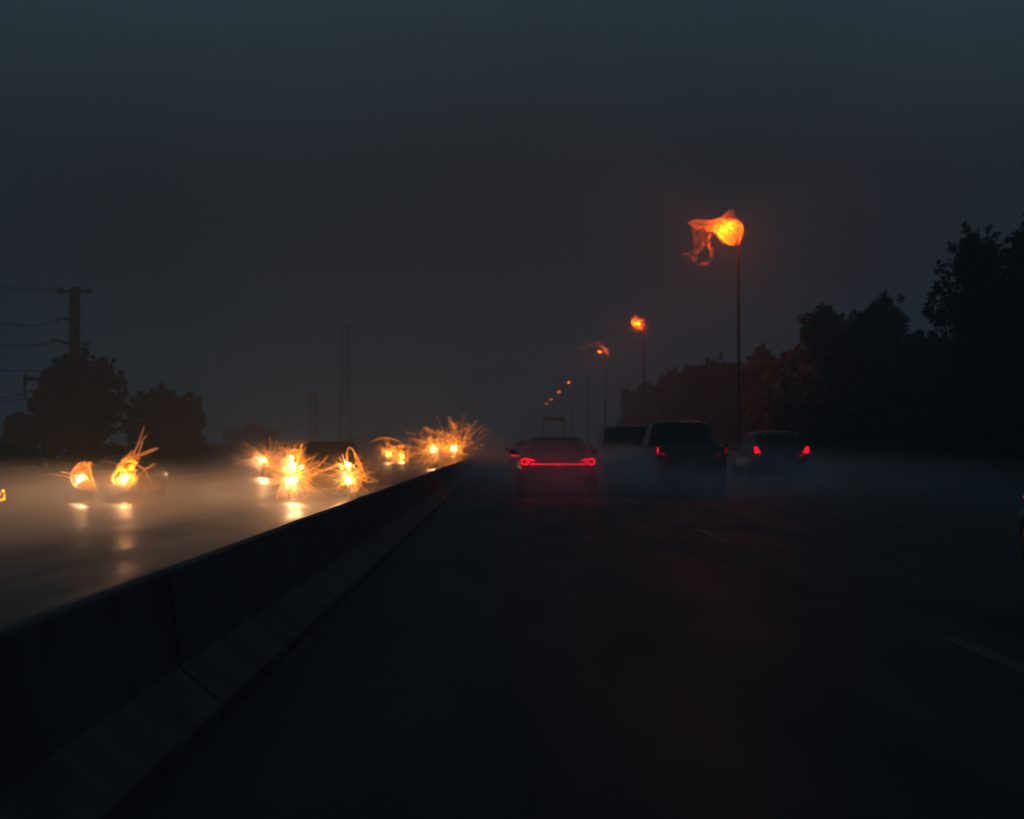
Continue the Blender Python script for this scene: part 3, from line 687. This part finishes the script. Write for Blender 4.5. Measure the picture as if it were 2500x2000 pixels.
mist('lamp_glare', Y1, [[fp(*q) for q in ((1420, 260), (1480, 215), (1560, 240), (1650, 215), (1720, 160), (1800, 215), (1835, 290), (1815, 400), (1780, 425), (1700, 330), (1640, 285), (1580, 300), (1530, 410), (1500, 390), (1480, 310), (1420, 290))]],
     .7, .2, 'brighter yellow core of the flame-shaped glare sheet at the nearest lamp', 2, 2.6, shift=-.3, lamp=(1773, 552), tilt=.6)
mist('lamp_glare', Y1, [[fp(*q) for q in ((1385, 290), (1510, 300), (1540, 400), (1490, 470), (1440, 520), (1435, 585), (1380, 572), (1300, 540), (1315, 500), (1380, 490), (1410, 420))], [fp(*q) for q in ((1535, 400), (1565, 400), (1582, 500), (1565, 580), (1540, 575), (1553, 500))], [fp(*q) for q in ((1430, 605), (1470, 582), (1550, 578), (1530, 605), (1490, 628))]],
     .15, .14, 'orange tail of glare sheets hanging below left of the nearest lamp', 3, 2.4, shift=-.2, lamp=(1773, 552), tilt=.7)
random.seed(31)  # glare streaks added along the flame shape
strands('glare_streaks', 88.85, [([fp(*q) for q in ((1400, 250), (1500, 275), (1600, 240), (1660, 235), (1720, 290), (1785, 395))], 10), ([fp(*q) for q in ((1370, 235), (1440, 215), (1530, 225), (1640, 205), (1710, 150), (1755, 130))], 9),
    ([fp(*q) for q in ((1410, 280), (1500, 290), (1590, 300), (1640, 340), (1700, 400), (1770, 425))], 8), ([fp(*q) for q in ((1640, 220), (1730, 210), (1820, 250), (1830, 320), (1810, 415))], 10), ([fp(*q) for q in ((1480, 300), (1520, 400), (1560, 330))], 8),
    ([fp(*q) for q in ((1520, 400), (1450, 460), (1400, 530), (1340, 520))], 12), ([fp(*q) for q in ((1420, 300), (1425, 400), (1440, 440), (1395, 540), (1410, 565))], 9), ([fp(*q) for q in ((1540, 420), (1570, 500), (1555, 560))], 5), ([fp(*q) for q in ((1440, 605), (1490, 590), (1545, 590))], 7)],
    'bright glare strands running through the flame-shaped glare sheet at the nearest lamp')
Y2 = 155.9  # glare of the second and third lamps, also added as sheets
def fq(u, v): return (1250 + u * .2203, 680 + v * .2203)
mist('lamp_glare', Y2, [[fq(*q) for q in ((1310, 440), (1355, 400), (1400, 425), (1420, 430), (1470, 470), (1465, 530), (1440, 580), (1400, 540), (1340, 535))]], .5, .4, 'ragged ball of orange glare built as a sheet around the second street lamp', 4, 1.6, 1.0, shift=-.2, lamp=(1556, 788), tilt=.6)
mist('lamp_glare', Y2, [[fq(*q) for q in ((1320, 535), (1400, 545), (1440, 580), (1320, 582))], [fq(*q) for q in ((1270, 315), (1300, 300), (1325, 365), (1300, 355))], [fq(*q) for q in ((1450, 580), (1490, 490), (1520, 480), (1500, 610), (1470, 640))], [fq(*q) for q in ((1440, 330), (1475, 320), (1480, 355), (1450, 370))], [fq(*q) for q in ((1040, 460), (1100, 470), (1180, 480), (1190, 520), (1050, 535))]],
     .95, .4, 'dull red scraps of glare built as sheets beside the second street lamp', 5, 1.5, 1.0, lamp=(1556, 788), tilt=.5)
Y3 = 206.9
mist('lamp_glare', Y3, [[fq(*q) for q in ((930, 715), (955, 700), (1010, 740), (1055, 790), (1080, 845), (1055, 850), (1000, 780), (940, 745))]], .4, .4, 'curved orange streak of glare built as a sheet over the third street lamp', 6, 1.5, 1.0, lamp=(1465, 858), tilt=.8)
mist('lamp_glare', Y3, [[fq(*q) for q in ((700, 780), (800, 745), (930, 712), (940, 745), (830, 770), (705, 798))]], .8, .4, 'thin faint left tail of the glare streak over the third lamp', 7, 1.5, 1.0, lamp=(1465, 858), tilt=.8)
def fa(u, v): return (u * .2087, 1030 + v * .2087)  # headlight glare, added as sheets over the lamps
mist('headlight_glare', 46.15, [[fa(*q) for q in ((1330, 690), (1400, 610), (1360, 520), (1440, 420), (1540, 330), (1570, 320), (1590, 420), (1640, 420), (1570, 560), (1620, 640), (1610, 690), (1540, 760), (1440, 760), (1390, 720))]], .7, .25, 'dense flame-shaped glare sheet over the right headlight of the left oncoming car', 8, 3.0)
mist('headlight_glare', 46.15, [[fa(*q) for q in ((845, 740), (835, 620), (880, 520), (960, 460), (1070, 465), (1090, 510), (1060, 570), (1070, 680), (1140, 800), (1060, 800), (980, 780))]], .85, .25, 'bell-shaped glare sheet over the left headlight of the left oncoming car', 9, 3.0)
def fb(u, v): return (550 + u * .1855, 1020 + v * .1855)
mist('headlight_glare', 46.25, [[fb(*q) for q in ((1590, 760), (1640, 720), (1760, 760), (1790, 860), (1780, 970), (1700, 980), (1620, 900), (1580, 850))], [fb(*q) for q in ((1640, 610), (1700, 650), (1790, 760), (1760, 770), (1660, 680))]], .8, .25, 'folded glare sheet at the right lamps of the tall oncoming pickup', 10, 3.0)
mist('headlight_glare', 46.25, [[fb(*q) for q in ((830, 470), (950, 430), (1060, 470), (1150, 650), (1150, 860), (1100, 980), (940, 980), (850, 900), (800, 700))]], .9, .3, 'broad glare sheet at the left lamps of the tall oncoming pickup', 11, 2.5)

# spray clouds thrown up by wheels
def cloud_mat(name, dens, g, seed):
    m = bpy.data.materials.new(name); m.use_nodes = True; t = m.node_tree; t.nodes.clear(); A = t.nodes.new; K = t.links.new
    o = A('ShaderNodeOutputMaterial'); p = A('ShaderNodeVolumePrincipled'); p.inputs['Color'].default_value = (.85, .92, 1.0, 1); p.inputs['Anisotropy'].default_value = g
    c = A('ShaderNodeTexCoord'); ln = A('ShaderNodeVectorMath'); ln.operation = 'LENGTH'; K(c.outputs['Object'], ln.inputs[0])
    f = A('ShaderNodeMapRange'); f.interpolation_type = 'SMOOTHSTEP'; K(ln.outputs['Value'], f.inputs['Value']); f.inputs['From Min'].default_value = .1; f.inputs['From Max'].default_value = 1.0
    f.inputs['To Min'].default_value = 1; f.inputs['To Max'].default_value = 0
    n = A('ShaderNodeTexNoise'); n.inputs['Scale'].default_value = 2.2; n.inputs['Detail'].default_value = 3; n.inputs['Distortion'].default_value = .6
    mp = A('ShaderNodeMapping'); mp.inputs['Location'].default_value = (seed * 3.1, seed * 1.7, 0); K(c.outputs['Object'], mp.inputs[0]); K(mp.outputs[0], n.inputs['Vector'])
    q = A('ShaderNodeMapRange'); K(n.outputs['Fac'], q.inputs['Value']); q.inputs['From Min'].default_value = .35; q.inputs['From Max'].default_value = .65; q.inputs['To Min'].default_value = .25 * dens; q.inputs['To Max'].default_value = 2.0 * dens
    x = A('ShaderNodeMath'); x.operation = 'MULTIPLY'; K(f.outputs[0], x.inputs[0]); K(q.outputs[0], x.inputs[1]); K(x.outputs[0], p.inputs['Density']); K(p.outputs[0], o.inputs['Volume'])
    return m
def cloud(name, c, rad, dens, lab, nscale=.9, seed=0, g=.1):
    bm = bmesh.new(); bmesh.ops.create_icosphere(bm, subdivisions=3, radius=1)
    o = obj(name, bm, cloud_mat('cloud_%s' % seed, dens * 1.3, g, seed)); o.location = c; o.scale = [k * 1.35 for k in rad]
    return tag(o, lab, 'spray', 'clouds of road spray', 'stuff')
cloud('road_spray', (base_at(1520, 40), 41, .35), (1.6, 5, .8), .8, 'pale spray hanging between the light-bar sedan and the pickup', seed=1)
cloud('road_spray', (base_at(1362, 34), 33.0, .65), (1.25, 2.0, .75), .30, 'red lit spray hanging behind the light-bar sedan', seed=2)
cloud('road_spray', (base_at(1689, 38), 35, .3), (1.2, 3, .5), .10, 'low spray behind the wheels of the dark pickup', seed=3)
cloud('road_spray', (base_at(1908, 47), 44, .3), (1.2, 3, .5), .10, 'low spray behind the right-hand sport utility vehicle', seed=4)
cloud('road_spray', (base_at(1190, 70), 75, .7), (1.6, 22, 1.1), .05, 'pale spray drifting along the barrier end left of the sedan', seed=5)
cloud('road_spray', (base_at(784, 44), 43, .1), (2.8, 4.0, 1.0), .035, 'orange lit spray cloud in front of the tall oncoming pickup', seed=6)
cloud('road_spray', (base_at(690, 70), 67, .4), (3.0, 4.0, 1.2), .035, 'orange lit spray cloud ahead of the oncoming car behind the pickup', seed=7)
cloud('road_spray', (base_at(1090, 96), 95, .8), (2.3, 3.0, 1.5), .06, 'glowing spray cloud around the oncoming car by the barrier end', seed=8)
cloud('road_spray', (base_at(965, 126), 125, .5), (2.2, 4.0, 1.2), .05, 'glowing spray cloud around the middle oncoming car', seed=9)
cloud('road_spray', (base_at(257, 44), 42, .0), (3.4, 5.0, .8), .025, 'thin spray in front of the left oncoming car', seed=10)

cloud('road_spray', (-9.3, 23, -.35), (7.4, 19.5, 1.1), .055, 'wide low layer of road spray over the wet oncoming lanes', seed=11, g=.72)
cloud('road_spray', (-9.0, 85, .0), (6.5, 26, 1.6), .012, 'wide low layer of road spray farther up the oncoming lanes', seed=12, g=.5)
cloud('road_spray', (5.5, 47, .1), (8.5, 22, 1.1), .05, 'wide low bluish mist over our lanes between the cars ahead', seed=13)
# ------------------------------------------------------------------ haze
bm = bmesh.new(); box(bm, (0, 370, 24), (810, 870, 52))
hz_ = obj('haze', bm, volmat('haze', .0031, (.60, .9, 1.0), .05)); tag(hz_, kind='stuff')
